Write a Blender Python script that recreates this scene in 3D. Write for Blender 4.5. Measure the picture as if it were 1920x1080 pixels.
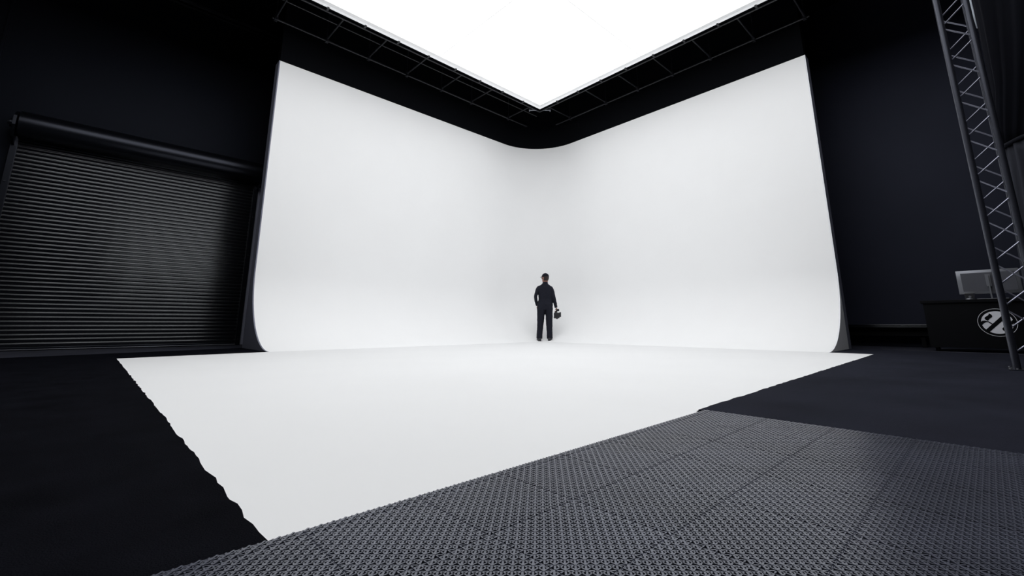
import bpy, bmesh, math, random
from mathutils import Vector, Matrix
PI = math.pi
random.seed(7)
S = bpy.context.scene
for o in list(bpy.data.objects): bpy.data.objects.remove(o)
C = S.collection

# ------------------------------------------------------------------ camera, world, exposure
# X runs along the shutter wall towards the cyclorama corner, Y along the desk wall towards that corner
AZ = math.radians(46.808); PITCH = math.radians(11.590)
cam_d = bpy.data.cameras.new('camera'); cam = bpy.data.objects.new('camera', cam_d); C.objects.link(cam)
cam.location = (0, 0, .43)
cam.rotation_euler = (PI/2 + PITCH, 0, AZ - PI/2)
cam_d.sensor_width = 36; cam_d.lens = 824/1920*36
cam_d.shift_y = -100/1920; cam_d.clip_start = .02; cam_d.clip_end = 100
S.camera = cam
w = bpy.data.worlds.new('world'); S.world = w; w.use_nodes = True
w.node_tree.nodes['Background'].inputs[0].default_value = (.5, .6, 1, 1)
w.node_tree.nodes['Background'].inputs[1].default_value = .0015
S.view_settings.view_transform = 'Standard'; S.view_settings.look = 'None'
S.view_settings.exposure = 0; S.view_settings.gamma = 1
S.view_settings.use_curve_mapping = False
try:
    S.cycles.max_bounces = 10; S.cycles.diffuse_bounces = 8
except Exception: pass
LIGHT = 2.25          # radiance of the overhead soft box

# ------------------------------------------------------------------ materials
def mat(name, col, rough=.6, metal=0, spec=.5, emit=None, bump=0, bscale=40, var=0, vscale=3, sheen=0, detail=4, tint=None):
    m = bpy.data.materials.new(name); m.use_nodes = True
    nt = m.node_tree; b = nt.nodes['Principled BSDF']
    b.inputs['Base Color'].default_value = (*col, 1)
    b.inputs['Roughness'].default_value = rough
    b.inputs['Metallic'].default_value = metal
    b.inputs['Specular IOR Level'].default_value = spec
    if tint: b.inputs['Specular Tint'].default_value = (*tint, 1)
    if sheen:
        b.inputs['Sheen Weight'].default_value = sheen; b.inputs['Sheen Roughness'].default_value = .5
    tc = nt.nodes.new('ShaderNodeTexCoord')
    if emit:
        b.inputs['Emission Color'].default_value = (*emit[0], 1); b.inputs['Emission Strength'].default_value = emit[1]
    if bump:
        n = nt.nodes.new('ShaderNodeTexNoise'); n.inputs['Scale'].default_value = bscale; n.inputs['Detail'].default_value = detail
        bp = nt.nodes.new('ShaderNodeBump'); bp.inputs['Strength'].default_value = bump; bp.inputs['Distance'].default_value = .01
        nt.links.new(tc.outputs['Object'], n.inputs['Vector']); nt.links.new(n.outputs['Fac'], bp.inputs['Height'])
        nt.links.new(bp.outputs['Normal'], b.inputs['Normal'])
    if var:
        n = nt.nodes.new('ShaderNodeTexNoise'); n.inputs['Scale'].default_value = vscale; n.inputs['Detail'].default_value = 3
        r = nt.nodes.new('ShaderNodeMapRange'); r.inputs[1].default_value = .3; r.inputs[2].default_value = .7
        r.inputs[3].default_value = 1-var; r.inputs[4].default_value = 1+var
        mx = nt.nodes.new('ShaderNodeVectorMath'); mx.operation = 'SCALE'; mx.inputs[0].default_value = col
        nt.links.new(nt.nodes.new('ShaderNodeNewGeometry').outputs['Position'], n.inputs['Vector']); nt.links.new(n.outputs['Fac'], r.inputs[0])
        nt.links.new(r.outputs[0], mx.inputs['Scale']); nt.links.new(mx.outputs[0], b.inputs['Base Color'])
    return m
M = dict(
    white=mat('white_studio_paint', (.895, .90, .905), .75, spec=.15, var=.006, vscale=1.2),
    white_floor=mat('white_paint_dimmed', (.77, .776, .782), .75, spec=.15, var=.008, vscale=1.2),  # same white, greyed on the floor to even out its brightness with the walls
    black=mat('black_paint_shaded', (.0022, .0026, .0042), .55, spec=.16, tint=(.66, .74, 1), var=.12, vscale=.8),  # black wall paint, colour darkened for the dim left wall
    black_r=mat('black_paint_lit', (.016, .0172, .027), .55, spec=.2, tint=(.66, .74, 1), var=.12, vscale=.8),  # same black paint, colour lifted for the brighter right wall
    black_up=mat('black_masking_paint', (.0022, .0026, .0038), .8, spec=.05),
    concrete=mat('dark_sealed_concrete', (.026, .0275, .039), .7, spec=.15, var=.2, vscale=2),
    carpet=mat('black_carpet', (.0036, .0038, .0056), .95, spec=.02, tint=(.66, .74, 1), bump=.6, bscale=260, var=.3, vscale=5),
    carpet2=mat('charcoal_carpet', (.0125, .0136, .0215), .95, spec=.04, tint=(.66, .74, 1), bump=.6, bscale=260, var=.22, vscale=1.7, sheen=.012),
    mat=mat('grey_plastic', (.056, .060, .083), .3, spec=1.0, tint=(.85, .9, 1), var=.3, vscale=2.6),
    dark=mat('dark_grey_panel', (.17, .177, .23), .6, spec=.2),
    **{'return': mat('grey_wall_return', (.24, .25, .32), .6, spec=.2)},
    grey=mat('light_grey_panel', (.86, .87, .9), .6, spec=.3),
    shutter=mat('black_steel', (.0035, .004, .006), .2, spec=1.0, tint=(.92, .96, 1)),
    gloss=mat('black_gloss_steel', (.003, .0035, .005), .3, spec=.4, tint=(.75, .8, 1)),
    pipe=mat('black_pipe', (.02, .021, .026), .4, spec=.5),
    truss=mat('anodised_black_aluminium', (.022, .0235, .032), .33, metal=.3, spec=.6, tint=(.8, .85, 1)),
    lacing=mat('bare_aluminium_rod', (.28, .29, .36), .35, metal=.8),
    curtain=mat('black_drape', (.0055, .006, .009), .9, spec=.05),
    curtain2=mat('grey_drape', (.03, .032, .041), .9, spec=.05),
    lining=mat('pale_drape_lining', (.35, .38, .43), .9, spec=.1),
    desk=mat('black_desk_laminate', (.002, .0023, .0035), .5, spec=.12),
    alu=mat('silver_aluminium', (.24, .25, .28), .38, metal=.7),
    logo=mat('grey_vinyl', (.7, .71, .77), .5, emit=None),
    screen=mat('black_glass', (.005, .005, .006), .1),
    rim=mat('white_diffusion_fabric_border', (.8, .8, .8), .8, emit=((.96, .98, 1), .30)),
    rim2=mat('white_fabric_hem', (.8, .8, .8), .8, emit=((.96, .98, 1), .48)),
    diff=mat('white_diffusion_fabric', (.8, .8, .8), .8, emit=((.985, .99, 1), LIGHT)),
    seam=mat('diffusion_fabric_seam', (.8, .8, .8), .8, emit=((.985, .99, 1), .42)),
    cover=mat('black_coverall_cloth', (.0095, .0105, .018), .85, spec=.2, bump=.5, bscale=22),
    cap=mat('black_cap_cloth', (.008, .009, .015), .85, spec=.2),
    skin=mat('skin', (.26, .125, .095), .55, spec=.3),
    hair=mat('dark_hair', (.02, .012, .01), .7),
    eye=mat('eye_white', (.7, .7, .7), .2),
    boot=mat('black_leather', (.008, .008, .012), .45),
    cambody2=mat('dark_grey_plastic', (.07, .073, .09), .45),
    cambody=mat('black_camera_plastic', (.012, .013, .018), .4),
    glass=mat('lens_glass', (.01, .01, .02), .05),
)

# ------------------------------------------------------------------ helpers
def obj(name, bm, m, parent=None, smooth=False, loc=(0, 0, 0), rot=(0, 0, 0)):
    me = bpy.data.meshes.new(name)
    bmesh.ops.recalc_face_normals(bm, faces=bm.faces[:])
    bm.to_mesh(me); bm.free()
    if smooth:
        for p in me.polygons: p.use_smooth = True
        if smooth != True:
            try: me.set_sharp_from_angle(angle=math.radians(smooth))
            except Exception: pass
    o = bpy.data.objects.new(name, me); C.objects.link(o)
    me.materials.append(M[m]); o.parent = parent; o.location = loc; o.rotation_euler = rot
    return o
def struct(name, bm, m, **k):
    o = obj(name, bm, m, **k); o['kind'] = 'structure'; return o
def tag(o, label, cat, group=None, kind=None):
    o['label'] = label; o['category'] = cat
    if group: o['group'] = group
    if kind: o['kind'] = kind
    return o
def thing(name, loc, label, cat, rz=0, group=None):
    o = bpy.data.objects.new(name, None); C.objects.link(o); o.location = loc; o.rotation_euler = (0, 0, rz)
    o.empty_display_size = .1
    return tag(o, label, cat, group)
def box(bm, x0, x1, y0, y1, z0, z1, bev=0):
    v = [bm.verts.new((x, y, z)) for x in (x0, x1) for y in (y0, y1) for z in (z0, z1)]
    fs = [bm.faces.new([v[i] for i in q]) for q in ((0,1,3,2),(4,6,7,5),(0,4,5,1),(2,3,7,6),(0,2,6,4),(1,5,7,3))]
    if bev:
        es = {e for f in fs for e in f.edges}
        bmesh.ops.bevel(bm, geom=list(es), offset=bev, segments=2, affect='EDGES', profile=.5)
    return bm
def obox(bm, a, b, w, h, top=None):
    """bar with a rectangular section from a to b (horizontal-ish), width w, height h, centred"""
    a = Vector(a); b = Vector(b); d = (b-a).normalized(); s = d.cross(Vector((0, 0, 1)))
    if s.length < 1e-4: s = Vector((1, 0, 0))
    s.normalize(); u = s.cross(d)
    v = [bm.verts.new(p + s*(w/2*i) + u*(h/2*j)) for p in (a, b) for i, j in ((-1,-1),(1,-1),(1,1),(-1,1))]
    for q in ((0,1,2,3),(7,6,5,4),(0,4,5,1),(1,5,6,2),(2,6,7,3),(3,7,4,0)): bm.faces.new([v[i] for i in q])
def tube(bm, a, b, r, n=12, r2=None, caps=True):
    a = Vector(a); b = Vector(b); d = (b-a).normalized(); r2 = r if r2 is None else r2
    s = d.orthogonal().normalized(); u = d.cross(s)
    R0 = [bm.verts.new(a + (s*math.cos(t)+u*math.sin(t))*r) for t in [2*PI*i/n for i in range(n)]]
    R1 = [bm.verts.new(b + (s*math.cos(t)+u*math.sin(t))*r2) for t in [2*PI*i/n for i in range(n)]]
    for i in range(n): bm.faces.new((R0[i], R0[(i+1) % n], R1[(i+1) % n], R1[i]))
    if caps: bm.faces.new(R0[::-1]); bm.faces.new(R1)
    return bm
def ptube(bm, pts, r, n=8):
    for a, b in zip(pts, pts[1:]): tube(bm, a, b, r, n)
def prism(bm, pts, axis, a, b, ):
    """polygon pts (2D) extruded along axis 0/1/2 from a to b"""
    def mk(p, t):
        q = list(p); q.insert(axis, t); return bm.verts.new(q)
    A = [mk(p, a) for p in pts]; B = [mk(p, b) for p in pts]
    f1 = bm.faces.new(A); f2 = bm.faces.new(B[::-1]); n = len(pts)
    for i in range(n): bm.faces.new((A[i], B[i], B[(i+1) % n], A[(i+1) % n]))
    bmesh.ops.triangulate(bm, faces=[f1, f2])
    return bm
def ellipsoid(bm, c, r, seg=20, ring=14, rot=None):
    m = Matrix.Translation(c) @ (rot or Matrix.Identity(4)) @ Matrix.Diagonal((*r, 1))
    return bmesh.ops.create_uvsphere(bm, u_segments=seg, v_segments=ring, radius=1, matrix=m)['verts']
def loft(bm, rings, close=True):
    """rings: lists of points of the same length"""
    R = [[bm.verts.new(p) for p in r] for r in rings]; n = len(R[0])
    for a, b in zip(R, R[1:]):
        for i in range(n): bm.faces.new((a[i], a[(i+1) % n], b[(i+1) % n], b[i]))
    if close: bm.faces.new(R[0][::-1]); bm.faces.new(R[-1])
NB = bmesh.new

# ------------------------------------------------------------------ the room
UW, VW = 10.05, 9.50           # inner faces of the white walls
RC = 1.45                      # radius of every cove
UE, VE = 2.165, 1.83           # free ends of the two white wings
ZT = 5.93                      # top of the white walls
WL, WR, ZC = 11.6, 12.15, 7.9  # shutter wall, desk wall, ceiling

bm = NB(); box(bm, -8, WR+.3, -7, WL+.3, -.3, -.008); struct('floor', bm, 'concrete')
bm = NB(); box(bm, -8, WR+.3, WL, WL+.3, -.3, ZC+.2)
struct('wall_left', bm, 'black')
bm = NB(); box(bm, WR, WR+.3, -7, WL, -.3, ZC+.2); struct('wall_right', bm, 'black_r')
bm = NB(); box(bm, -8.3, -8, -7, WL, -.3, ZC+.2); struct('wall_back', bm, 'black')
bm = NB(); box(bm, -8, WR, -7.3, -7, -.3, ZC+.2); struct('wall_front', bm, 'black')
bm = NB(); box(bm, -8.3, WR+.3, -7.3, WL+.3, ZC+.2, ZC+.4); struct('ceiling', bm, 'black_up')

# white cyclorama: floor sheet, coves, curved corner, two wings, one continuous surface
def cyc_paths():
    """plan path of the wall foot as (point, inward normal) from the free end of the left wing round to the free end of the right wing"""
    cu, cv = UW-RC, VW-RC
    P = []
    n1 = 24
    for i in range(n1+1): P.append((Vector((UE+(cu-UE)*i/n1, VW)), Vector((0, -1))))
    for i in range(1, 25):
        t = PI/2*(1-i/24); P.append((Vector((cu+RC*math.cos(t), cv+RC*math.sin(t))), Vector((-math.cos(t), -math.sin(t)))))
    for i in range(1, n1+1): P.append((Vector((UW, cv+(VE-cv)*i/n1)), Vector((-1, 0))))
    return P
def prof(full=True):
    pts = [(RC*(1-math.sin(t)), RC*(1-math.cos(t))) for t in [PI/2*i/24 for i in range(25)]]   # (distance from wall, height)
    return pts + [(0, RC+(ZT-RC)*i/8) for i in range(1, 9)]
bm = NB(); path = cyc_paths(); pr = prof(); grid = []
for p, n in path:
    grid.append([bm.verts.new((*(p+n*d), z)) for d, z in pr])
for a, b in zip(grid, grid[1:]):
    for j in range(len(pr)-1): bm.faces.new((a[j], b[j], b[j+1], a[j+1]))
# floor sheet, measured outline (paint edge slightly uneven)
def rag(a, b, n, amp):
    a = Vector(a); b = Vector(b); d = (b-a).normalized(); s = Vector((-d.y, d.x))
    return [a+(b-a)*i/n + s*random.uniform(-amp, amp)*(0 < i < n) for i in range(n)]
cove_n = len(bm.faces)
cu, cv = UW-RC, VW-RC
outline = [Vector((UE, cv)), Vector((cu, cv)), Vector((cu, VE)), Vector((8.565, 1.238))]
outline += rag((8.565, 1.238), (2.2, 1.085), 60, .003)[1:]
outline += [Vector((2.2, 1.0)), Vector((.316, 1.0))]
outline += rag((.316, 1.0), (.30, 7.83), 70, .003)[1:] + [Vector((.30, 7.83))]
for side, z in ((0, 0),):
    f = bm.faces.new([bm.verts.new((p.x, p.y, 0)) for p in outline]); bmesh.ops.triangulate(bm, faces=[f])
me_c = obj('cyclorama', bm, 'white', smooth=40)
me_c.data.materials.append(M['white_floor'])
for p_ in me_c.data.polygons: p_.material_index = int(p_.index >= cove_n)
tag(me_c, 'white seamless infinity cove sweeping from floor into two tall walls with rounded corner', 'cyclorama')

def end_fill(bm, wall, back, axis, a, b):
    P2 = [(wall-d-.003, z) for d, z in prof()]
    def mk(p, t): return bm.verts.new((t, p[0], p[1]) if axis == 0 else (p[0], t, p[1]))
    G = [[mk(p, t), mk((back, p[1]), t)] for p in P2 for t in (a, b)]
    for i in range(len(P2)-1):
        A0, B0, A1, B1 = G[2*i], G[2*i+1], G[2*i+2], G[2*i+3]
        bm.faces.new((A0[0], A0[1], A1[1], A1[0])); bm.faces.new((B0[0], B1[0], B1[1], B0[1]))
        bm.faces.new((A0[0], A1[0], B1[0], B0[0])); bm.faces.new((A0[1], B0[1], B1[1], A1[1]))
    for g, h in ((G[-2], G[-1]),): bm.faces.new((g[0], g[1], h[1], h[0]))
# panels closing the ends of the wings: parts of the cyclorama
bm = NB(); end_fill(bm, VW, VW+.24, 0, UE-.022, UE-.001); p = obj('end_panel', bm, 'dark', me_c); p['label'] = 'dark grey end panel of the left wing'
bm = NB(); end_fill(bm, UW, UW+.01, 1, VE-.022, VE-.001); p = obj('end_panel', bm, 'grey', me_c); p['label'] = 'light grey end panel of the right wing'
bm = NB(); box(bm, UW+.01, UW+.24, VE-.022, VE-.001, 0, ZT); p = obj('end_post', bm, 'dark', me_c); p['label'] = 'dark edge post behind the right wing'
# black backing that carries the white walls and the black masking wall above them
bm = NB()
def back_strip(off, z0, z1, th):
    o1 = [(p - n*off) for p, n in path]; o2 = [(p - n*(off+th)) for p, n in path]
    A = [[bm.verts.new((*q, z)) for q in o1] for z in (z0, z1)]; B = [[bm.verts.new((*q, z)) for q in o2] for z in (z0, z1)]
    for i in range(len(path)-1):
        for q in ((A[0][i], A[0][i+1], A[1][i+1], A[1][i]), (B[0][i+1], B[0][i], B[1][i], B[1][i+1]),
                  (A[1][i], A[1][i+1], B[1][i+1], B[1][i]), (A[0][i+1], A[0][i], B[0][i], B[0][i+1])): bm.faces.new(q)
    for i in (0, -1): bm.faces.new((A[0][i], A[1][i], B[1][i], B[0][i]))
back_strip(.02, .0, ZT, .2)
obj('wall_backing', bm, 'black', me_c, smooth=40)
bm = NB(); back_strip(.005, ZT+.012, ZC+.18, .2)
struct('wall_corner', bm, 'black_up', smooth=40)

# carpets
def slab(name, pts, z0, z1, m):
    bm = NB(); prism(bm, [tuple(p) for p in pts], 2, z0, z1); return obj(name, bm, m)
lc = rag((.318, .2), (.302, 7.835), 150, .0055)
lc += [Vector((.302, 7.84)), Vector((UE-.03, 8.11)), Vector((UE-.03, 9.74)), Vector((.48, 9.28)), Vector((-.8, 8.95)), Vector((-7.5, 8.9)), Vector((-7.5, -3)), Vector((-.2, -3)), Vector((-.2, .2))]
o = slab('carpet', lc, -.008, .003, 'carpet'); tag(o, 'black carpet left of the white floor, in front of the roller shutter', 'carpet')
rc = [Vector((2.336, 1.089))] + rag((2.336, 1.089), (8.57, 1.243), 110, .006)[1:] + [Vector((8.57, 1.243)), Vector((8.72, VE-.03)), Vector((10.33, VE-.03)), Vector((10.0, .6)), Vector((9.75, -5)), Vector((2.336, -5))]
o = slab('carpet', rc, -.008, .003, 'carpet2'); tag(o, 'charcoal carpet right of the white floor, reaching to the black desk', 'carpet')

# trim: thin conduits and a panel joint on the shutter wall
bm = NB(); box(bm, -1.9, -1.86, WL-.03, WL, 0, 6.4); struct('trim_1', bm, 'black')
bm = NB(); obox(bm, (-2, WL-.05, 7.72), (2.6, WL-.05, 7.72), .05, .05); obox(bm, (-2, WL-.05, 7.6), (2.6, WL-.05, 7.6), .03, .03); struct('trim_2', bm, 'pipe')

# ------------------------------------------------------------------ overhead soft box
H = 6.7
BU0, BU1, BV0, BV1 = -2.03, 8.84, -2.16, 8.21  # extended unseen over and behind the camera to brighten the near floor
sb = thing('overhead_softbox', ((BU0+BU1)/2, (BV0+BV1)/2, H), 'huge square white glowing light box hung above the white floor', 'light')
sb.location = (0, 0, 0)
def P(name, bm, m, par, **k): return obj(name, bm, m, par, **k)
rw = .176
us = [BU0+rw, 1.59, 5.19, BU1-rw]; vs_ = [BV0+rw, 1.29, 4.76, BV1-rw]
for a, b in zip(us, us[1:]):
    for c, d in zip(vs_, vs_[1:]):
        bm = NB(); box(bm, a+.012*(a != us[0]), b-.012*(b != us[-1]), c+.012*(c != vs_[0]), d-.012*(d != vs_[-1]), H, H+.03); P('diffuser_panel', bm, 'diff', sb)
bm = NB()
for x in us[1:3]: box(bm, x-.012, x+.012, BV0+rw, BV1-rw, H-.001, H+.03)
for y in vs_[1:3]:
    for a, b in zip(us, us[1:]): box(bm, a+.012*(a != us[0]), b-.012*(b != us[-1]), y-.012, y+.012, H-.001, H+.03)
P('diffuser_seam', bm, 'seam', sb)
def ring(o, w_):
    bm = NB(); a0, a1, b0, b1 = BU0+o, BU1-o, BV0+o, BV1-o
    for q in ((a0, a1, b0, b0+w_), (a0, a1, b1-w_, b1), (a0, a0+w_, b0+w_, b1-w_), (a1-w_, a1, b0+w_, b1-w_)): box(bm, *q, H, H+.04)
    return bm
P('fabric_border', ring(.07, rw-.07), 'rim', sb)
P('fabric_hem', ring(0, .07), 'rim2', sb)
bm = NB()
for q in ((BU0-.03, BU0, BV0-.03, BV1+.03), (BU1, BU1+.03, BV0-.03, BV1+.03), (BU0, BU1, BV0-.03, BV0), (BU0, BU1, BV1, BV1+.03)):
    box(bm, *q, H-.01, H+.5)
box(bm, BU0, BU1, BV0, BV1, H+.46, H+.5)
P('housing', bm, 'black_up', sb)
for i in range(13):          # clamps on the visible edges
    t = (i+.5)/13
    bm = NB(); x = BU0+.3+(BU1-BU0-.6)*t; box(bm, x-.02, x+.02, BV1-.03, BV1+.05, H-.035, H+.01); P('clamp', bm, 'pipe', sb)
    bm = NB(); y = BV0+.3+(BV1-BV0-.6)*t; box(bm, BU1-.03, BU1+.05, y-.02, y+.02, H-.035, H+.01); P('clamp', bm, 'pipe', sb)
# two short silver tubes bracing the visible corner
dr = Vector((math.cos(AZ-PI/2), math.sin(AZ-PI/2), 0)); c0 = Vector((BU1+.03, BV1+.03, H-.0))
for s in (-1, 1):
    bm = NB(); tube(bm, c0+dr*s*.10, c0+dr*s*.30, .028, 12); tube(bm, c0+dr*s*.29, c0+dr*s*.32, .05, 12); p = P('corner_brace', bm, 'alu', sb, smooth=40); p['label'] = 'silver corner brace'

# ------------------------------------------------------------------ pipe grid round the soft box
pg = thing('pipe_grid', (0, 0, 0), 'black scaffold pipe grid under the ceiling around the light box', 'pipe grid')
HP = H
def pipe(a, b, r=.021): 
    bm = NB(); tube(bm, a, b, r, 10); return P('pipe', bm, 'pipe', pg, smooth=40)
K = 1.068
pipe((-2.5, 7.79*K, HP), (8.38*K, 7.79*K, HP), .024)
pipe((.2, 8.12*K, HP+.06), (8.6*K, 8.12*K, HP+.06), .013)
pipe((1.76*K, 8.70*K, HP), (8.9*K, 8.70*K, HP))
pipe((8.38*K, -1.5, HP), (8.38*K, 7.79*K, HP), .024)
pipe((9.34*K, 1.52*K, HP), (9.34*K, 8.3*K, HP))
for x in (1.82, 2.81, 3.74, 4.71, 5.70, 6.67, 8.03):
    x *= K; pipe((x, 7.79*K, HP+.04), (x, 8.76*K, HP+.04), .018)
    bm = NB(); box(bm, x-.035, x+.035, 8.66*K, 8.74*K, HP-.04, HP+.08, .01); P('coupler', bm, 'pipe', pg)
    pipe((x, 8.70*K, HP), (x, 8.70*K, ZC+.19), .006)
for y in (1.6, 2.52, 3.43, 4.33, 5.26, 6.24, 7.48):
    y *= K; pipe((8.38*K, y, HP+.04), (9.37*K, y, HP+.04), .018)
    bm = NB(); box(bm, 9.30*K, 9.38*K, y-.035, y+.035, HP-.04, HP+.08, .01); P('coupler', bm, 'pipe', pg)
    pipe((9.34*K, y, HP), (9.34*K, y, ZC+.19), .006)
# ceiling beams
for i, y in enumerate((-2, 0, 2, 4, 6, 8, 10)):
    bm = NB(); box(bm, -7.9, WR-.02, y-.06, y+.06, ZC-.02, ZC+.2); struct('trim_%d' % (i+3), bm, 'black_up')

# ------------------------------------------------------------------ roller shutter
SX0, SX1, SZ = -1.40, 2.37, 3.70
rs = thing('roller_shutter', (0, WL, 0), 'black ribbed steel roller shutter closed in the left wall', 'roller shutter')
bm = NB(); n = 49; pitch = SZ/n; yb = -.10
sec = []
for i in range(n):
    z = .05 + i*pitch
    for (f, d) in ((.0, -.002), (.08, -.002), (.14, .007), (.30, .0105), (.50, .0133), (.68, .015), (.78, .0145), (.86, .010), (.92, .0)): sec.append((z+f*pitch, yb-d))
sec.append((.05+n*pitch, yb))
A = [bm.verts.new((SX0, y, z)) for z, y in sec]; B = [bm.verts.new((SX1, y, z)) for z, y in sec]
for i in range(len(sec)-1): bm.faces.new((A[i], B[i], B[i+1], A[i+1]))
box(bm, SX0, SX1, yb+.004, yb+.02, .05, .05+SZ)
P('slat_curtain', bm, 'shutter', rs, smooth=35)
bm = NB(); box(bm, SX0, SX1, yb-.03, yb+.02, .012, .05, .004); P('bottom_rail', bm, 'gloss', rs)
bm = NB(); box(bm, SX0, SX1, yb-.075, yb-.03, .006, .016, .002); P('sill_strip', bm, 'alu', rs)
for s, x in ((-1, SX0), (1, SX1)):
    bm = NB(); x0, x1 = (x-.09, x+.0) if s < 0 else (x-.0, x+.09)
    box(bm, x0, x1, -.15, -.12, 0, SZ+.05, .004); box(bm, x0 if s < 0 else x1-.012, x0+.012 if s < 0 else x1, -.12, -.0, 0, SZ+.05)
    g = P('guide_rail', bm, 'gloss', rs)
    for z in (.12, 1.25, 2.0, 2.9):
        bm = NB(); tube(bm, (x+s*.05, -.15, z), (x+s*.05, -.172, z), .012, 8); P('bolt', bm, 'truss', g)
# hood: rounded cover
bm = NB(); pts = [(0, 4.17), (-.05, 4.17)]
for i in range(15):
    t = math.radians(75 + i*(285-75)/14); pts.append((-.30+math.cos(t)*.235, 3.935+math.sin(t)*.235))
pts += [(-.13, 3.70), (0, 3.70)]
prism(bm, pts, 0, SX0-.01, SX1+.05); P('hood', bm, 'gloss', rs, smooth=30)
for s, x in ((-1, SX0-.06), (1, SX1+.07)):
    bm = NB(); pts2 = [(0, 4.16), (-.12, 4.19), (-.32, 4.15), (-.50, 4.02), (-.51, 3.85), (-.40, 3.66), (-.2, 3.58), (0, 3.58)]
    prism(bm, pts2, 0, x-.02, x+.02); b = P('end_bracket', bm, 'gloss', rs)
    bm = NB(); tube(bm, (x+s*.02, -.30, 3.93), (x+s*.07, -.30, 3.93), .07, 16); tube(bm, (x+s*.07, -.30, 3.93), (x+s*.10, -.30, 3.93), .03, 8)
    P('axle_boss', bm, 'truss', b, smooth=40)
# narrow wall return between shutter and cyclorama
bm = NB(); box(bm, 2.475, 3.4, WL-.10, WL, 0, 3.64); struct('trim_10', bm, 'return')

# ------------------------------------------------------------------ perforated floor tiles (open rib lattice)
TU, TV, TH = .272, .255, .014
N = 20
def lattice(bm, u0, u1, v0, v1, au, av, iu0=0, iv0=0):
    """ribs: axis ribs on every lattice line, wider diagonal ribs through every second node"""
    nu = round((u1-u0)/au); nv = round((v1-v0)/av)
    zt = 0
    for i in range(nu+1):
        x = u0+i*au; e = 0 < i < nu; obox(bm, (x, v0, zt-(.0062 if e else .0069)), (x, v1, zt-(.0062 if e else .0069)), .003 if e else .0018, .0116 if e else .0100)
    for j in range(nv+1):
        y = v0+j*av; e = 0 < j < nv; obox(bm, (u0, y, zt-(.0062 if e else .0069)), (u1, y, zt-(.0062 if e else .0069)), .003 if e else .0018, .0116 if e else .0100)
    for k in range(-nu, nv+1):
        if (k+iu0+iv0) % 2: continue
        i0 = max(0, -k); i1 = min(nu, nv-k)
        if i1 > i0: obox(bm, (u0+i0*au, v0+(i0+k)*av, zt-.006), (u0+i1*au, v0+(i1+k)*av, zt-.006), .0042, .0125)
    for k in range(0, nu+nv+1):
        if (k+iu0+iv0) % 2: continue
        i0 = max(0, k-nv); i1 = min(nu, k)
        if i1 > i0: obox(bm, (u0+i0*au, v0+(k-i0)*av, zt-.0068), (u0+i1*au, v0+(k-i1)*av, zt-.0068), .0028, .011)
    for i in range(nu+1):
        for j in range(nv+1):
            if (i+j) % 2 == 0 and 0 < i < nu and 0 < j < nv:
                x, y = u0+i*au, v0+j*av; r = .0042
                bm.faces.new([bm.verts.new((x+r*math.cos(t), y+r*math.sin(t), zt+.0008)) for t in [PI/4*q+PI/8 for q in range(8)]])
bm = NB(); g = .0013
lattice(bm, g, TU-g, g, TV-g, (TU-2*g)/N, (TV-2*g)/N)
tile0 = obj('floor_tile', bm, 'mat')
ZM = .0075
U0 = .382-2*TU; V0 = 1.02
ucols = [U0+i*TU for i in range(9)]
# camera ground footprint test, so that only tiles the photo shows are laid
fa = Vector((math.cos(AZ), math.sin(AZ))); ra = Vector((math.sin(AZ), -math.cos(AZ)))
def seen(x, y):
    p = Vector((x, y)); d = p.dot(fa)*math.cos(PITCH) - .43*math.sin(PITCH); 
    if d < .3: return False
    X = 960+824*p.dot(ra)/d; Y = 440+824*(.43*math.cos(PITCH)+p.dot(fa)*math.sin(PITCH))/d
    return -60 < X < 1980 and Y < 1180
tiles = []
for i, u in enumerate(ucols):
    for j in range(0, 9):
        v = V0-(j+1)*TV
        if any(seen(u+a*TU, v+b*TV) for a in (0, .25, .5, .75, 1) for b in (0, .25, .5, .75, 1)): tiles.append((i, j, u, v))
first = True
for i, j, u, v in tiles:
    o = tile0 if first else tile0.copy()
    if not first: C.objects.link(o)
    first = False
    o.location = (u, v, ZM)
    edge = []
    desc = 'grey perforated plastic floor tile'
    if j == 0: desc += ' of the row along the white floor, '
    elif i == len(ucols)-1: desc += ' of the column along the charcoal carpet, '
    else: desc += ' inside the mat, '
    tag(o, desc + ('%s from the white floor, %s from the carpet on the right' % (
        ['first', 'second', 'third', 'fourth', 'fifth', 'sixth', 'seventh', 'eighth', 'ninth'][j],
        ['first', 'second', 'third', 'fourth', 'fifth', 'sixth', 'seventh', 'eighth', 'ninth'][len(ucols)-1-i])), 'floor tile', 'perforated plastic floor tiles')
UEND = ucols[-1]+TU
# border strips, same lattice
bm = NB(); lattice(bm, g, TU-g, .001, .034, (TU-2*g)/N, .033/3); es0 = obj('edge_strip', bm, 'mat')
k = 0
for i, u in enumerate(ucols):
    o = es0 if k == 0 else es0.copy()
    if k: C.objects.link(o)
    k += 1; o.location = (u, V0, ZM)
    tag(o, 'narrow grey perforated edging strip beside the white floor, %s from the right' % ['first', 'second', 'third', 'fourth', 'fifth', 'sixth', 'seventh', 'eighth', 'ninth'][len(ucols)-1-i], 'edging strip', 'edging strips of the tile mat')
bm = NB(); lattice(bm, .001, .0485, g, TV-g, .0475/4, (TV-2*g)/N); es1 = obj('edge_strip', bm, 'mat')
k = 0
for j in range(9):
    v = V0-(j+1)*TV
    if not seen(UEND+.02, v+TV*.9): continue
    o = es1 if k == 0 else es1.copy()
    if k: C.objects.link(o)
    k += 1; o.location = (UEND, v, ZM)
    tag(o, 'narrow grey perforated edging strip beside the charcoal carpet, %s from the white floor' % ['first', 'second', 'third', 'fourth', 'fifth', 'sixth', 'seventh', 'eighth', 'ninth'][j], 'edging strip', 'edging strips of the tile mat')
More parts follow.
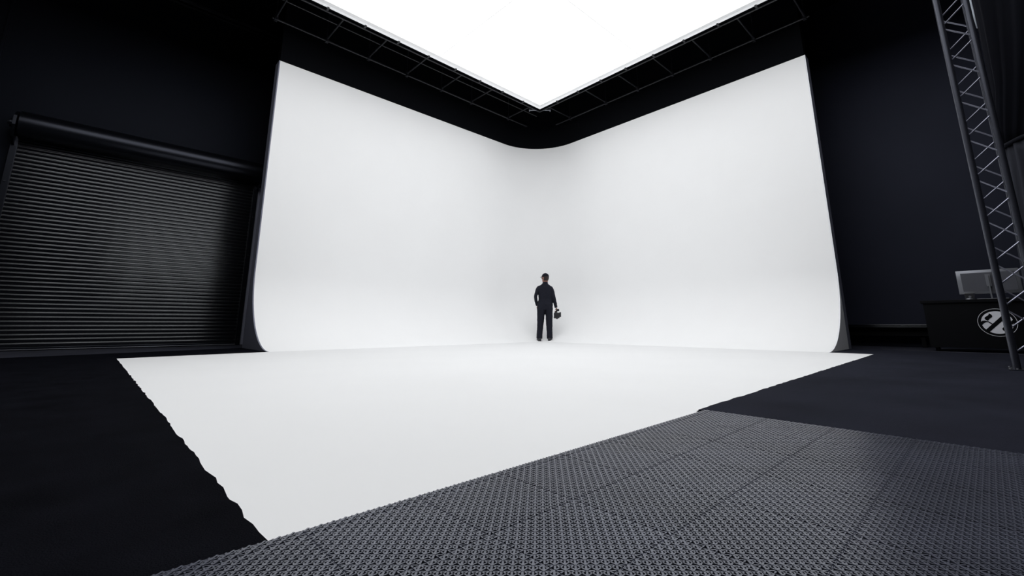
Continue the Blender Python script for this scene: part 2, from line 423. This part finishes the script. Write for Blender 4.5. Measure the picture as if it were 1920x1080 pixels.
bm = NB(); lattice(bm, .001, .0485, .001, .034, .0475/4, .033/3); o = obj('edge_strip', bm, 'mat', loc=(UEND, V0, ZM))
tag(o, 'small corner edging piece where the mat, white floor and carpet meet', 'edging strip')

# ------------------------------------------------------------------ bench against the desk wall
b = thing('wall_bench', (11.7, 1.4, 0), 'low black bench against the right wall beside the desk', 'bench')
def L(par, x0, x1, y0, y1, z0, z1, bev=0):
    bm = NB(); ox, oy, oz = par.location; box(bm, x0-ox, x1-ox, y0-oy, y1-oy, z0-oz, z1-oz, bev); return bm
P('bench_top', L(b, 11.7, WR, .83, 2.3, .375, .437, .004), 'shutter', b)
P('bench_apron', L(b, 11.85, WR, .84, 2.3, .215, .375), 'desk', b)
for y in (.9, 2.2): P('leg', L(b, 11.9, 11.96, y, y+.06, -.008, .215), 'desk', b)

# ------------------------------------------------------------------ desk
DX, DY1, DY0 = 10.49, .745, -1.15
dk = thing('counter_desk', (DX+.35, -.2, 0), 'black counter desk on castors with a round grey emblem on its front', 'desk')
P('desk_top', L(dk, DX-.03, DX+.78, DY0-.03, DY1+.03, .79, .84, .004), 'desk', dk)
P('front_panel', L(dk, DX, DX+.03, DY0, DY1, .062, .79), 'desk', dk)
P('side_panel', L(dk, DX+.03, DX+.72, DY1-.03, DY1, .062, .79), 'desk', dk)
P('side_panel', L(dk, DX+.03, DX+.72, DY0, DY0+.03, .062, .79), 'desk', dk)
P('shelf', L(dk, DX+.03, DX+.72, DY0+.03, DY1-.03, .062, .09), 'desk', dk)
ox, oy, _ = dk.location
for (x, y) in ((DX+.1, DY1-.07), (DX+.64, DY1-.07), (DX+.1, DY0+.1), (DX+.64, DY0+.1)):
    bm = NB(); tube(bm, (x-ox-.028+.03, y-oy-.014, .018), (x-ox+.002, y-oy+.014, .018), .026, 14)
    box(bm, x-ox-.02, x-ox+.02, y-oy-.02, y-oy+.02, .04, .062); P('castor', bm, 'gloss', dk, smooth=40)
# emblem: ring + disc with black strokes, built on the front panel (local a = to the right in the photo, b = up)
ec = (-.086, .466); ER = .217
def epts(pts, x): return [(ec[0]-a*ER-oy, ec[1]+b_*ER) for a, b_ in pts]
bm = NB(); n = 64
for r0, r1 in ((.975, 1.0),):
    Rr = [[bm.verts.new((DX-ox-xx, ec[0]-oy-math.cos(t)*ER*r, ec[1]+math.sin(t)*ER*r)) for t in [2*PI*i/n for i in range(n)]] for r, xx in ((r0, .001), (r0, .004), (r1, .004), (r1, .001))]
    for q in range(4):
        a_, b_ = Rr[q], Rr[(q+1) % 4]
        for i in range(n): bm.faces.new((a_[i], a_[(i+1) % n], b_[(i+1) % n], b_[i]))
em = P('emblem_ring', bm, 'logo', dk); em['label'] = 'thin grey ring of the emblem'
bm = NB(); prism(bm, epts([(math.cos(2*PI*i/n)*.81, math.sin(2*PI*i/n)*.81) for i in range(n)], 0), 0, DX-ox-.004, DX-ox-.0005)
em = P('emblem_disc', bm, 'logo', dk); em['label'] = 'grey disc of the emblem'
hook = [(-.33, .67), (-.21, .57), (-.175, .46), (-.22, .37), (-.35, .27), (-.455, .12), (-.57, .21), (-.60, .31), (-.55, .41), (-.40, .51), (-.35, .59)]
wedge = [(-.84, -.064), (-.82, .05), (-.742, .13), (-.618, .146), (-.444, .096), (-.343, .02), (-.241, -.098), (-.269, -.13), (-.386, -.065), (-.46, .037), (-.568, .021), (-.674, -.054), (-.775, -.172), (-.81, -.24)]
bar = [(.56, .77), (-.74, -.62), (-.56, -.77), (.74, .62)]
bm = NB()
for st in (hook, wedge):
    prism(bm, epts(st, 0), 0, DX-ox-.0065, DX-ox-.0042); prism(bm, epts([(-a, -b_) for a, b_ in st], 0), 0, DX-ox-.0065, DX-ox-.0042)
prism(bm, epts(bar, 0), 0, DX-ox-.0065, DX-ox-.0042)
em = P('emblem_lettering', bm, 'desk', dk); em['label'] = 'black curved letter strokes across the emblem'

# monitor, seen from behind, standing on the desk
mo = thing('monitor', (10.86, -.09, .84), 'flat silver-backed computer monitor standing on the black desk, back to the camera', 'monitor')
mo.rotation_euler = (0, 0, 0)
bm = NB(); box(bm, -.012, .014, -.36, .37, .10, .50, .006); P('back_shell', bm, 'alu', mo, smooth=40)
bm = NB(); box(bm, -.016, -.0121, -.315, .315, .145, .455, .001); q_ = P('rear_panel', bm, 'cambody2', mo); q_['label'] = 'dark grey rear panel'
bm = NB(); box(bm, .0141, .018, -.352, .362, .108, .492); P('screen', bm, 'screen', mo)
bm = NB(); obox(bm, (-.05, 0, .008), (-.05, 0, .40), .05, .018); box(bm, -.05, -.012, -.03, .03, .22, .42); P('stand', bm, 'alu', mo)
bm = NB(); box(bm, -.13, .08, -.11, .11, 0, .008, .002); P('stand_base', bm, 'alu', mo)
o = thing('keyboard', (10.56, -.07, .84), 'slim silver keyboard lying on the desk before the monitor', 'keyboard')
bm = NB(); box(bm, -.05, .05, -.2, .15, 0, .009, .002); P('case', bm, 'alu', o)
bm = NB()
for i in range(5):
    for j in range(14): box(bm, -.044+i*.018, -.030+i*.018, -.19+j*.0238, -.172+j*.0238, .009, .0115)
P('keys', bm, 'screen', o)
o = thing('computer_mouse', (10.57, .17, .84), 'small silver computer mouse on the desk left of the keyboard', 'mouse')
bm = NB(); ellipsoid(bm, (0, 0, .004), (.03, .045, .022)); bmesh.ops.bisect_plane(bm, geom=bm.verts[:]+bm.edges[:]+bm.faces[:], plane_co=(0, 0, 0), plane_no=(0, 0, -1), clear_outer=True); P('shell', bm, 'alu', o, smooth=True)
o = thing('desk_speaker', (10.75, .16, .84), 'small dark box with a silver knob on the desk under the monitor', 'speaker')
bm = NB(); box(bm, -.05, .05, -.06, .06, 0, .11, .006); P('cabinet', bm, 'cambody', o)
bm = NB(); tube(bm, (-.05, 0, .05), (-.065, 0, .05), .018, 14); P('knob', bm, 'alu', o, smooth=40)

# ------------------------------------------------------------------ truss tower
TX, TY, TS = 6.54, -.12, .22
tr = thing('lighting_truss', (TX, TY, 0), 'tall black box truss tower standing on the charcoal carpet at the right', 'truss')
cr = [(0, 0), (0, -TS), (TS, 0), (TS, -TS)]
TZ = 6.4
for (x, y) in cr:
    bm = NB(); tube(bm, (x, y, .012), (x, y, TZ), .027, 16, caps=True); P('chord', bm, 'truss', tr, smooth=40)
def zig(a, b, z0, per, ztop, name='lacing'):
    bm = NB(); z = z0; k = 0; a = Vector((*a, 0)); b = Vector((*b, 0))
    while z < ztop:
        p = (a if k % 2 == 0 else b).copy(); q = (b if k % 2 == 0 else a).copy()
        p.z = z+.012; q.z = min(z+per/2, TZ)-.012; tube(bm, p, q, .0075, 6); z += per/2; k += 1
    return P(name, bm, 'lacing', tr, smooth=40)
per = .445
zig(cr[0], cr[1], .15, per, TZ-.2); zig(cr[2], cr[3], .37, per, TZ-.2); zig(cr[0], cr[2], .15, per, TZ-.2); zig(cr[1], cr[3], .30, per, TZ-.2)
bm = NB(); box(bm, -.06, TS+.08, -TS-.08, .06, .003, .012, .002); bp = P('base_plate', bm, 'gloss', tr)
for (x, y) in ((-.045, .045), (-.045, -TS-.05), (TS+.05, .045), (TS+.05, -TS-.05), (-.045, .0)):
    bm = NB(); tube(bm, (x, y, .012), (x, y, .024), .009, 6); P('bolt', bm, 'alu', bp)
for (x, y) in cr[1:2]:
    bm = NB(); tube(bm, (x, y, 1.0), (x, y, 1.03), .033, 14); P('clamp_ring', bm, 'gloss', tr, smooth=40)

# ------------------------------------------------------------------ drape beside the truss
hd = Vector((4.85, 4.38)); 
def toW(x, y, dist):      # photo bearing and height turned into a real point at a horizontal distance
    r = Vector((math.cos(AZ), math.sin(AZ), 0))*math.cos(PITCH)+Vector((0, 0, math.sin(PITCH)))
    up = -Vector((math.cos(AZ), math.sin(AZ), 0))*math.sin(PITCH)+Vector((0, 0, math.cos(PITCH)))
    d = r + Vector((ra.x, ra.y, 0))*((x-960)/824) - up*((y-440)/824)
    k = dist/math.hypot(d.x, d.y); return Vector((0, 0, .43))+d*k
def drape(pts, m, name, folds, amp, seed, par):
    """pts: list of (z, centre xy, width, fold depth); hanging cloth as a closed pleated tube"""
    rnd = random.Random(seed); ph = [rnd.uniform(0, 6.28) for _ in range(6)]
    bm = NB(); rings = []; n = 72
    for z, c, wd, dp in pts:
        r = []
        for i in range(n):
            t = 2*PI*i/n
            k = 1 + amp*math.sin(folds*t+ph[0]+z*.25) + amp*.6*math.sin((folds*.5+1)//1*t*1+ph[1]-z*.5)
            a, b_ = math.cos(t)*wd/2*k, math.sin(t)*dp/2*k
            r.append((c[0]+SD.x*a+ND.x*b_, c[1]+SD.y*a+ND.y*b_, z))
        rings.append(r)
    loft(bm, rings); return P(name, bm, m, par, smooth=True)
dd = 7.12
bear = toW(1905, 300, dd); SD = Vector((bear.y, -bear.x)).normalized(); ND = Vector((bear.x, bear.y)).normalized()
dr_t = thing('black_drape', (0, 0, 0), 'black cloth drape tied in by the truss at the right edge', 'drape')
def dl(xl, xr, y):
    a = toW(xl, y, dd); b_ = toW(xr, y, dd); c = (a+b_)/2; return (c.z, (c.x, c.y), (a-b_).length)
rows = []
for xl, xr, y, dp in ((1872, 1975, 262, .16), (1868, 1985, 240, .22), (1866, 2000, 205, .32), (1866, 2010, 150, .42), (1858, 2040, 80, .5), (1850, 2060, 0, .55), (1838, 2080, -120, .6), (1820, 2100, -300, .6)):
    z, c, wd = dl(xl, xr, y); rows.append((z, c, wd, dp))
upd = drape(rows, 'curtain', 'gathered_cloth', 17, .10, 3, dr_t)
rows = []
for xl, xr, y, dp in ((1886, 1962, 262, .15), (1888, 1990, 285, .25), (1895, 2010, 330, .34), (1903, 2030, 400, .36), (1925, 2060, 520, .36), (1945, 2080, 640, .36)):
    z, c, wd = dl(xl, xr, y); rows.append((max(z, .01), c, wd, dp))
z, c, wd, dp = rows[-1]; rows.append((.006, c, wd, dp))
lo = drape(rows, 'curtain2', 'hanging_cloth', 13, .09, 5, dr_t); lo['label'] = 'paler grey lower part of the drape'
z, c, wd = dl(1872, 1975, 260)
bm = NB(); rings = []
for dz, k in ((-.022, .95), (-.014, 1.05), (0, 1.08), (.014, 1.05), (.022, .95)):
    rings.append([(c[0]+SD.x*math.cos(t)*wd/2*k+ND.x*math.sin(t)*.1*k, c[1]+SD.y*math.cos(t)*wd/2*k+ND.y*math.sin(t)*.1*k, z+dz+.05*math.cos(t)+.006*math.sin(3*t)) for t in [2*PI*i/32 for i in range(32)]])
loft(bm, rings); P('tie_band', bm, 'cap', dr_t, smooth=True)

# pale lining showing between the drape and the truss, high up
bm = NB(); rings = []
for xl, xr, y in ((1800, 1812, -200), (1816, 1827, -10), (1822, 1832, 20), (1831, 1834, 52)):
    a = toW(xl, y, 7.35); b_ = toW(xr, y, 7.35); c = (a+b_)/2; w_ = (a-b_).length/2
    rings.append([(c.x+SD.x*math.cos(t)*w_+ND.x*math.sin(t)*.02, c.y+SD.y*math.cos(t)*w_+ND.y*math.sin(t)*.02, c.z) for t in [2*PI*i/16 for i in range(16)]])
loft(bm, rings); o = P('lining', bm, 'lining', dr_t, smooth=True); o['label'] = 'pale grey lining strip'

# ------------------------------------------------------------------ the person, back to the camera
def bake(o):
    dg = bpy.context.evaluated_depsgraph_get(); dg.update()
    me = bpy.data.meshes.new_from_object(o.evaluated_get(dg)); old = o.data
    o.modifiers.clear(); o.data = me
    for p in me.polygons: p.use_smooth = True
def skin_obj(name, verts, edges, m, parent, root=0, sub=2):
    """verts: (x, y, z, rx, ry)"""
    me = bpy.data.meshes.new(name); me.from_pydata([v[:3] for v in verts], edges, [])
    o = bpy.data.objects.new(name, me); C.objects.link(o)
    o.modifiers.new('skin', 'SKIN').use_smooth_shade = True
    for i, v in enumerate(verts):
        s = me.skin_vertices[0].data[i]; s.radius = (v[3], v[4] if len(v) > 4 else v[3]); s.use_root = (i == root)
    o.modifiers[0].branch_smoothing = .6
    su = o.modifiers.new('sub', 'SUBSURF'); su.levels = sub; su.render_levels = sub
    bpy.context.view_layer.update(); bake(o); o.data.materials.clear(); o.data.materials.append(M[m]); o.parent = parent
    return o
pd = 12.0
PX, PY = pd*math.cos(AZ-math.atan((1022-960)*math.cos(PITCH)/824*1.0)), pd*math.sin(AZ-math.atan((1022-960)*math.cos(PITCH)/824*1.0))
per_ = thing('person', (PX, PY, .022), 'person in black coverall and cap seen from behind, holding a camera in one hand', 'person', rz=AZ-math.atan(62*.98/824)-PI/2)
# local axes: x to the right of the photo, y away from the camera, z up
J = dict(pelvis=(.01, 0, .96), waist=(.02, .01, 1.10), chest=(.012, .0, 1.29), upper=(.012, -.01, 1.41), neck=(.02, .0, 1.50), neck2=(.022, .012, 1.565),
    shL=(-.150, -.005, 1.385), elL=(-.238, -.045, 1.165), wrL=(-.205, .05, .915),
    shR=(.160, -.005, 1.38), elR=(.238, -.03, 1.14), wrR=(.302, .03, .865),
    hipL=(-.085, 0, .90), knL=(-.118, .02, .49), anL=(-.160, -.02, .10),
    hipR=(.105, 0, .90), knR=(.112, .02, .49), anR=(.118, -.02, .10))
def chain(body, scale, rad):
    pass
def fig(rad, names, edges, name, m, sub=2, root=0):
    vs = [(*J[n], *(rad[n] if isinstance(rad[n], tuple) else (rad[n],))) for n in names]
    ix = {n: i for i, n in enumerate(names)}
    return skin_obj(name, vs, [(ix[a], ix[b_]) for a, b_ in edges], m, per_, root, sub)
names = list(J); names.remove('pelvis'); names = ['pelvis'] + names
eds = [('pelvis', 'waist'), ('waist', 'chest'), ('chest', 'upper'), ('upper', 'neck'), ('neck', 'neck2'), ('upper', 'shL'), ('shL', 'elL'), ('elL', 'wrL'),
       ('upper', 'shR'), ('shR', 'elR'), ('elR', 'wrR'), ('pelvis', 'hipL'), ('hipL', 'knL'), ('knL', 'anL'), ('pelvis', 'hipR'), ('hipR', 'knR'), ('knR', 'anR')]
# skin: one continuous body with head and hands
hd_c = Vector((.025, .03, 1.665))
Jb = dict(J); 
vs = []; ed = []
ix = {}
bodyrad = dict(pelvis=(.13, .10), waist=(.12, .09), chest=(.13, .10), upper=(.10, .08), neck=(.06, .06), neck2=(.054, .056),
    shL=.05, elL=.04, wrL=(.027, .021), shR=.05, elR=.04, wrR=(.027, .021), hipL=.085, knL=.055, anL=.04, hipR=.085, knR=.055, anR=.04)
for n in names:
    ix[n] = len(vs); r = bodyrad[n]; vs.append((*J[n], *(r if isinstance(r, tuple) else (r, r))))
ed = [(ix[a], ix[b_]) for a, b_ in eds]
body = skin_obj('body', vs, ed, 'skin', per_, 0, 1)
# head shaped on its own mesh and joined into the body mesh, then merged with hands by a voxel remesh
turn = math.radians(48)      # head turned to the left
def headmesh(bm):
    R_ = Matrix.Rotation(turn, 4, 'Z')
    T = Matrix.Translation(hd_c) @ R_
    def E(c, r, rot=None): ellipsoid(bm, (T @ Vector(c)), r, 20, 14, R_ if rot is None else R_ @ rot)
    E((0, 0, .01), (.077, .096, .105))       # skull
    E((0, .035, -.055), (.056, .062, .066))  # jaw
    E((0, .078, -.092), (.026, .022, .022))  # chin
    E((0, .102, -.018), (.013, .020, .024))  # nose
    E((0, .093, .012), (.010, .014, .028))   # nose bridge
    E((0, .090, .030), (.048, .016, .012))   # brow
    E((0, .093, -.052), (.024, .012, .007)); E((0, .092, -.063), (.021, .012, .007))  # lips
    for s in (-1, 1): E((s*.079, -.005, -.008), (.009, .019, .031)); E((s*.045, .073, -.015), (.022, .02, .02))
    E((0, -.02, -.08), (.056, .058, .07))
bm = NB(); headmesh(bm); hm = obj('head_tmp', bm, 'skin', per_)
def hand(prefix, wr, palm_dir, palm_n, side, curl, m='skin'):
    """hand from connected chains; palm_dir points to the fingers, palm_n out of the palm, side towards the thumb"""
    d = Vector(palm_dir).normalized(); n = Vector(palm_n).normalized(); s = Vector(side).normalized(); w0 = Vector(wr)
    vs = [(*w0, .026, .02), (*(w0+d*.045), .034, .016), (*(w0+d*.085), .038, .014)]; ed = [(0, 1), (1, 2)]
    o1 = skin_obj(prefix+'_palm_tmp', vs, ed, m, per_, 0, 1); parts = [o1]
    for k, (off, ln) in enumerate(((.030, .070), (.010, .078), (-.011, .073), (-.030, .058))):
        p = w0+d*.072+s*off; ang = curl*.35; pts = [(*p, .0095, .0095)]; q = p
        for f_ in (.42, .32, .26):
            dirv = d*math.cos(ang)+n*math.sin(ang); q = q+dirv*ln*f_; pts.append((*q, .0085, .0085)); ang += curl
        parts.append(skin_obj(prefix+'_finger_tmp', pts, [(0, 1), (1, 2), (2, 3)], m, per_, 0, 1))
    p = w0+d*.03+s*.026; q = p+(d*.55+s*.7+n*.35).normalized()*.034; q2 = q+(d*.75+s*.25+n*.65*curl).normalized()*.030
    parts.append(skin_obj(prefix+'_thumb_tmp', [(*p, .012, .012), (*q, .0105, .0105), (*q2, .009, .009)], [(0, 1), (1, 2)], m, per_, 0, 1))
    return parts
hL = hand('left', (-.203, .052, .905), (.12, .10, -1), (1, -.1, .05), (-.1, 1, .1), .38)
hR = hand('right', (.304, .032, .862), (.10, .05, -1), (-1, .0, .0), (-.05, 1, .05), 1.15)
# join all skin pieces into ONE continuous surface
bm = NB()
for o in [body, hm] + hL + hR:
    bm.from_mesh(o.data)
me = bpy.data.meshes.new('body'); bm.to_mesh(me); bm.free(); body.data = me
for o in [hm] + hL + hR: bpy.data.objects.remove(o)
rm = body.modifiers.new('remesh', 'REMESH'); rm.mode = 'VOXEL'; rm.voxel_size = .0055; rm.use_smooth_shade = True
sm = body.modifiers.new('smooth', 'SMOOTH'); sm.factor = .5; sm.iterations = 2
bpy.context.view_layer.update(); bake(body); body.data.materials.clear(); body.data.materials.append(M['skin'])
tmpT = Matrix.Translation(hd_c) @ Matrix.Rotation(turn, 4, 'Z')
for s in (-1, 1):
    bm = NB(); ellipsoid(bm, tmpT @ Vector((s*.032, .078, .012)), (.013, .013, .013), 12, 8); P('eye', bm, 'eye', body, smooth=True)
# hair under the cap
bm = NB(); R_ = Matrix.Rotation(turn, 4, 'Z')
vv = ellipsoid(bm, tmpT @ Vector((0, -.006, .012)), (.083, .104, .128), 36, 28, R_)
inv = tmpT.inverted()
kill = [v for v in vv if (lambda q: q.z < -.105 or q.z > .05 or (q.y > .045) or (q.y > .0 and q.z < -.03) )(inv @ v.co)]
bmesh.ops.delete(bm, geom=kill, context='VERTS'); h = P('hair', bm, 'hair', per_, smooth=True)
h.modifiers.new('t', 'SOLIDIFY').thickness = .006
# cap: crown, button and brim
bm = NB(); vv = ellipsoid(bm, tmpT @ Vector((0, -.004, .030)), (.089, .107, .098), 28, 18, R_)
kill = [v for v in vv if (inv @ v.co).z < .022]
bmesh.ops.delete(bm, geom=kill, context='VERTS')
for v in bm.verts:
    q = inv @ v.co
cp = P('cap', bm, 'cap', per_, smooth=True); cp.modifiers.new('t', 'SOLIDIFY').thickness = .005
bm = NB(); pts = []
top = []; n = 14
for i in range(n+1):
    t = PI*i/n; x = math.cos(t)*.080; y = .070+math.sin(t)*.095
    z = .040-.012*(abs(math.cos(t))) - .15*(y-.07)*.6
    top.append((x, y, z))
inner = [(math.cos(PI*i/n)*.080, .060+math.sin(PI*i/n)*.035, .042-.012*abs(math.cos(PI*i/n))) for i in range(n+1)]
A = [bm.verts.new(tmpT @ Vector(p)) for p in top]; B = [bm.verts.new(tmpT @ Vector(p)) for p in inner]
A2 = [bm.verts.new(tmpT @ Vector((p[0], p[1], p[2]-.006))) for p in top]; B2 = [bm.verts.new(tmpT @ Vector((p[0], p[1], p[2]-.006))) for p in inner]
for i in range(n):
    bm.faces.new((A[i], A[i+1], B[i+1], B[i])); bm.faces.new((A2[i+1], A2[i], B2[i], B2[i+1])); bm.faces.new((A[i+1], A[i], A2[i], A2[i+1])); bm.faces.new((B[i], B[i+1], B2[i+1], B2[i]))
P('brim', bm, 'cap', cp, smooth=40)
bm = NB(); ellipsoid(bm, tmpT @ Vector((0, -.004, .130)), (.009, .009, .005), 10, 6); P('button', bm, 'cap', cp, smooth=True)

# coverall: loose cloth, built as one lofted and remeshed garment
def ell(c, rx, ry, ax=None, n=24, rot=0):
    """ring of an elliptical section centred on c, perpendicular to ax"""
    ax = Vector(ax or (0, 0, 1)).normalized(); x = Vector((1, 0, 0)); x = (x-ax*x.dot(ax)).normalized(); y = ax.cross(x)
    return [Vector(c)+x*rx*math.cos(2*PI*i/n)+y*ry*math.sin(2*PI*i/n) for i in range(n)]
bm = NB()
loft(bm, [ell(c, a, b_) for c, a, b_ in (((.005, 0, .80), .19, .115), ((.006, -.004, .86), .208, .13), ((.010, -.006, .93), .208, .138), ((.016, 0, 1.0), .196, .125), ((.020, .004, 1.08), .186, .112), ((.018, .0, 1.16), .186, .115),
    ((.014, -.004, 1.25), .190, .122), ((.012, -.008, 1.33), .198, .126), ((.010, -.010, 1.385), .200, .118), ((.012, -.008, 1.425), .182, .105), ((.014, -.006, 1.46), .135, .088), ((.016, -.004, 1.490), .092, .075), ((.02, 0, 1.515), .066, .066), ((.021, .003, 1.535), .063, .064))])
def limb(pts):
    rings = []
    for i, (c, a, b_) in enumerate(pts):
        p0 = Vector(pts[max(0, i-1)][0]); p1 = Vector(pts[min(len(pts)-1, i+1)][0]); rings.append(ell(c, a, b_, (p1-p0)))
    loft(bm, rings)
limb([((-.09, 0, .95), .105, .115), ((-.097, 0, .84), .112, .122), ((-.105, .006, .72), .104, .112), ((-.112, .012, .60), .097, .104), ((-.12, .018, .50), .091, .098), ((-.130, .008, .38), .084, .092), ((-.140, -.004, .26), .078, .086), ((-.150, -.014, .16), .077, .085), ((-.154, -.018, .085), .080, .09), ((-.155, -.018, .05), .078, .088)])
limb([((.105, 0, .95), .105, .115), ((.107, 0, .84), .108, .122), ((.108, .006, .72), .098, .112), ((.110, .012, .60), .092, .104), ((.112, .018, .50), .088, .098), ((.114, .008, .38), .082, .092), ((.115, -.004, .26), .078, .086), ((.117, -.014, .16), .076, .085), ((.118, -.018, .085), .079, .09), ((.119, -.018, .05), .077, .088)])
limb([((-.10, -.005, 1.405), .055, .07), ((-.150, -.008, 1.385), .062, .072), ((-.185, -.018, 1.33), .062, .070), ((-.214, -.032, 1.25), .051, .060), ((-.243, -.045, 1.165), .046, .056), ((-.240, -.012, 1.08), .042, .050), ((-.224, .02, 1.0), .041, .046), ((-.207, .045, .93), .042, .044), ((-.205, .05, .908), .040, .042)])
limb([((.11, -.005, 1.40), .055, .07), ((.160, -.008, 1.382), .060, .072), ((.195, -.015, 1.32), .060, .070), ((.218, -.024, 1.23), .055, .062), ((.238, -.03, 1.14), .052, .058), ((.258, -.012, 1.06), .048, .053), ((.277, .008, .98), .045, .048), ((.296, .025, .895), .042, .044), ((.302, .03, .858), .040, .042)])
cv = obj('coverall', bm, 'cover', per_)
rm = cv.modifiers.new('remesh', 'REMESH'); rm.mode = 'VOXEL'; rm.voxel_size = .008; rm.use_smooth_shade = True
sm = cv.modifiers.new('smooth', 'SMOOTH'); sm.factor = .6; sm.iterations = 9
tx = bpy.data.textures.new('cloth_folds', 'CLOUDS'); tx.noise_scale = .07
dm = cv.modifiers.new('folds', 'DISPLACE'); dm.texture = tx; dm.strength = .016; dm.mid_level = .5
bpy.context.view_layer.update(); bake(cv); cv.data.materials.clear(); cv.data.materials.append(M['cover'])
# collar, belt seam
bm = NB(); loft(bm, [ell((.02, 0, 1.505), .076, .078), ell((.02, .001, 1.52), .074, .076), ell((.021, .004, 1.545), .067, .069), ell((.021, .004, 1.545), .062, .064), ell((.02, 0, 1.51), .062, .064)], close=False); P('collar', bm, 'cover', cv, smooth=True)
bm = NB(); loft(bm, [ell((.018, .002, 1.055), .180, .110), ell((.018, .003, 1.06), .186, .1135), ell((.019, .003, 1.085), .185, .113), ell((.019, .003, 1.09), .178, .108)], close=False); P('waistband', bm, 'cover', cv, smooth=True)
# boots
for s, (ax_, ay) in ((-1, (-.158, -.012)), (1, (.122, -.012))):
    bm = NB(); rot = Matrix.Rotation(-s*math.radians(12), 4, 'Z')
    rings = []
    for y, hw, h in ((-.10, .02, .03), (-.095, .036, .07), (-.07, .043, .095), (-.03, .045, .10), (.02, .046, .085), (.07, .05, .065), (.12, .052, .05), (.16, .045, .04), (.178, .025, .028)):
        r = []
        for i in range(16):
            t = 2*PI*i/16; x = math.cos(t)*hw; z = h/2*(1+math.sin(t)); z = max(z, .0)
            if math.sin(t) < -.5: x *= 1.1
            r.append(Matrix.Translation((ax_, ay, 0)) @ rot @ Vector((x, y, z)))
        rings.append(r)
    loft(bm, rings); b = P('boot', bm, 'boot', per_, smooth=True)
    bm = NB(); pr_ = [(.0+hw*sx, y) for sx, seq in ((1, ((-.10, .03), (-.05, .042), (.02, .044), (.09, .052), (.15, .047), (.18, .02))), (-1, ((.18, .02), (.15, .047), (.09, .052), (.02, .044), (-.05, .042), (-.10, .03)))) for y, hw in seq]
    prism(bm, [tuple((Matrix.Translation((ax_, ay, 0)) @ rot @ Vector((x, y, 0))).xy) for x, y in pr_], 2, -.012, .012); P('sole', bm, 'boot', b)

# ------------------------------------------------------------------ camera in the right hand
g0 = per_.matrix_world
bpy.context.view_layer.update(); g0 = per_.matrix_world.copy()
cr_ = thing('video_camera', g0 @ Vector((.325, .055, .645)), "black video camera with top handle held in the person's right hand", 'camera', rz=per_.rotation_euler.z)
bm = NB(); box(bm, -.085, .065, -.08, .08, -.065, .085, .014); P('camera_body', bm, 'cambody', cr_)
bm = NB(); tube(bm, (-.005, .06, 0), (-.005, .13, 0), .04, 20); tube(bm, (-.005, .12, 0), (-.005, .15, 0), .048, 20); P('lens', bm, 'cambody', cr_, smooth=40)
bm = NB(); tube(bm, (-.005, .145, 0), (-.005, .1515, 0), .038, 20); P('lens_glass', bm, 'glass', cr_)
bm = NB(); box(bm, -.03, .008, -.06, -.035, .07, .135, .003); box(bm, -.03, .008, .03, .055, .07, .135, .003); box(bm, -.028, .004, -.085, .085, .122, .15, .006); P('top_handle', bm, 'cambody', cr_)
bm = NB(); box(bm, .0, .06, .045, .10, .125, .185, .005); box(bm, -.06, -.02, .0, .05, .08, .12, .004); P('viewfinder', bm, 'cambody', cr_)
bm = NB(); box(bm, .066, .105, -.045, .045, -.03, .095, .006); P('side_monitor', bm, 'cambody', cr_)
bm = NB(); tube(bm, (-.03, -.06, -.02), (-.03, -.085, -.02), .022, 12); box(bm, -.055, .045, -.085, -.06, -.045, .045, .004); P('battery', bm, 'cambody', cr_)
bm = NB(); tube(bm, (-.075, .03, -.06), (.03, .03, -.06), .008, 10); tube(bm, (-.075, -.03, -.06), (.03, -.03, -.06), .008, 10); box(bm, -.03, .02, -.05, .05, -.085, -.05, .004); P('base_rig', bm, 'cambody', cr_, smooth=40)
bm = NB(); ptube(bm, [(-.065, 0, .0), (-.085, .0, -.02), (-.09, .0, -.05), (-.075, 0, -.07)], .004); P('cable', bm, 'alu', cr_)
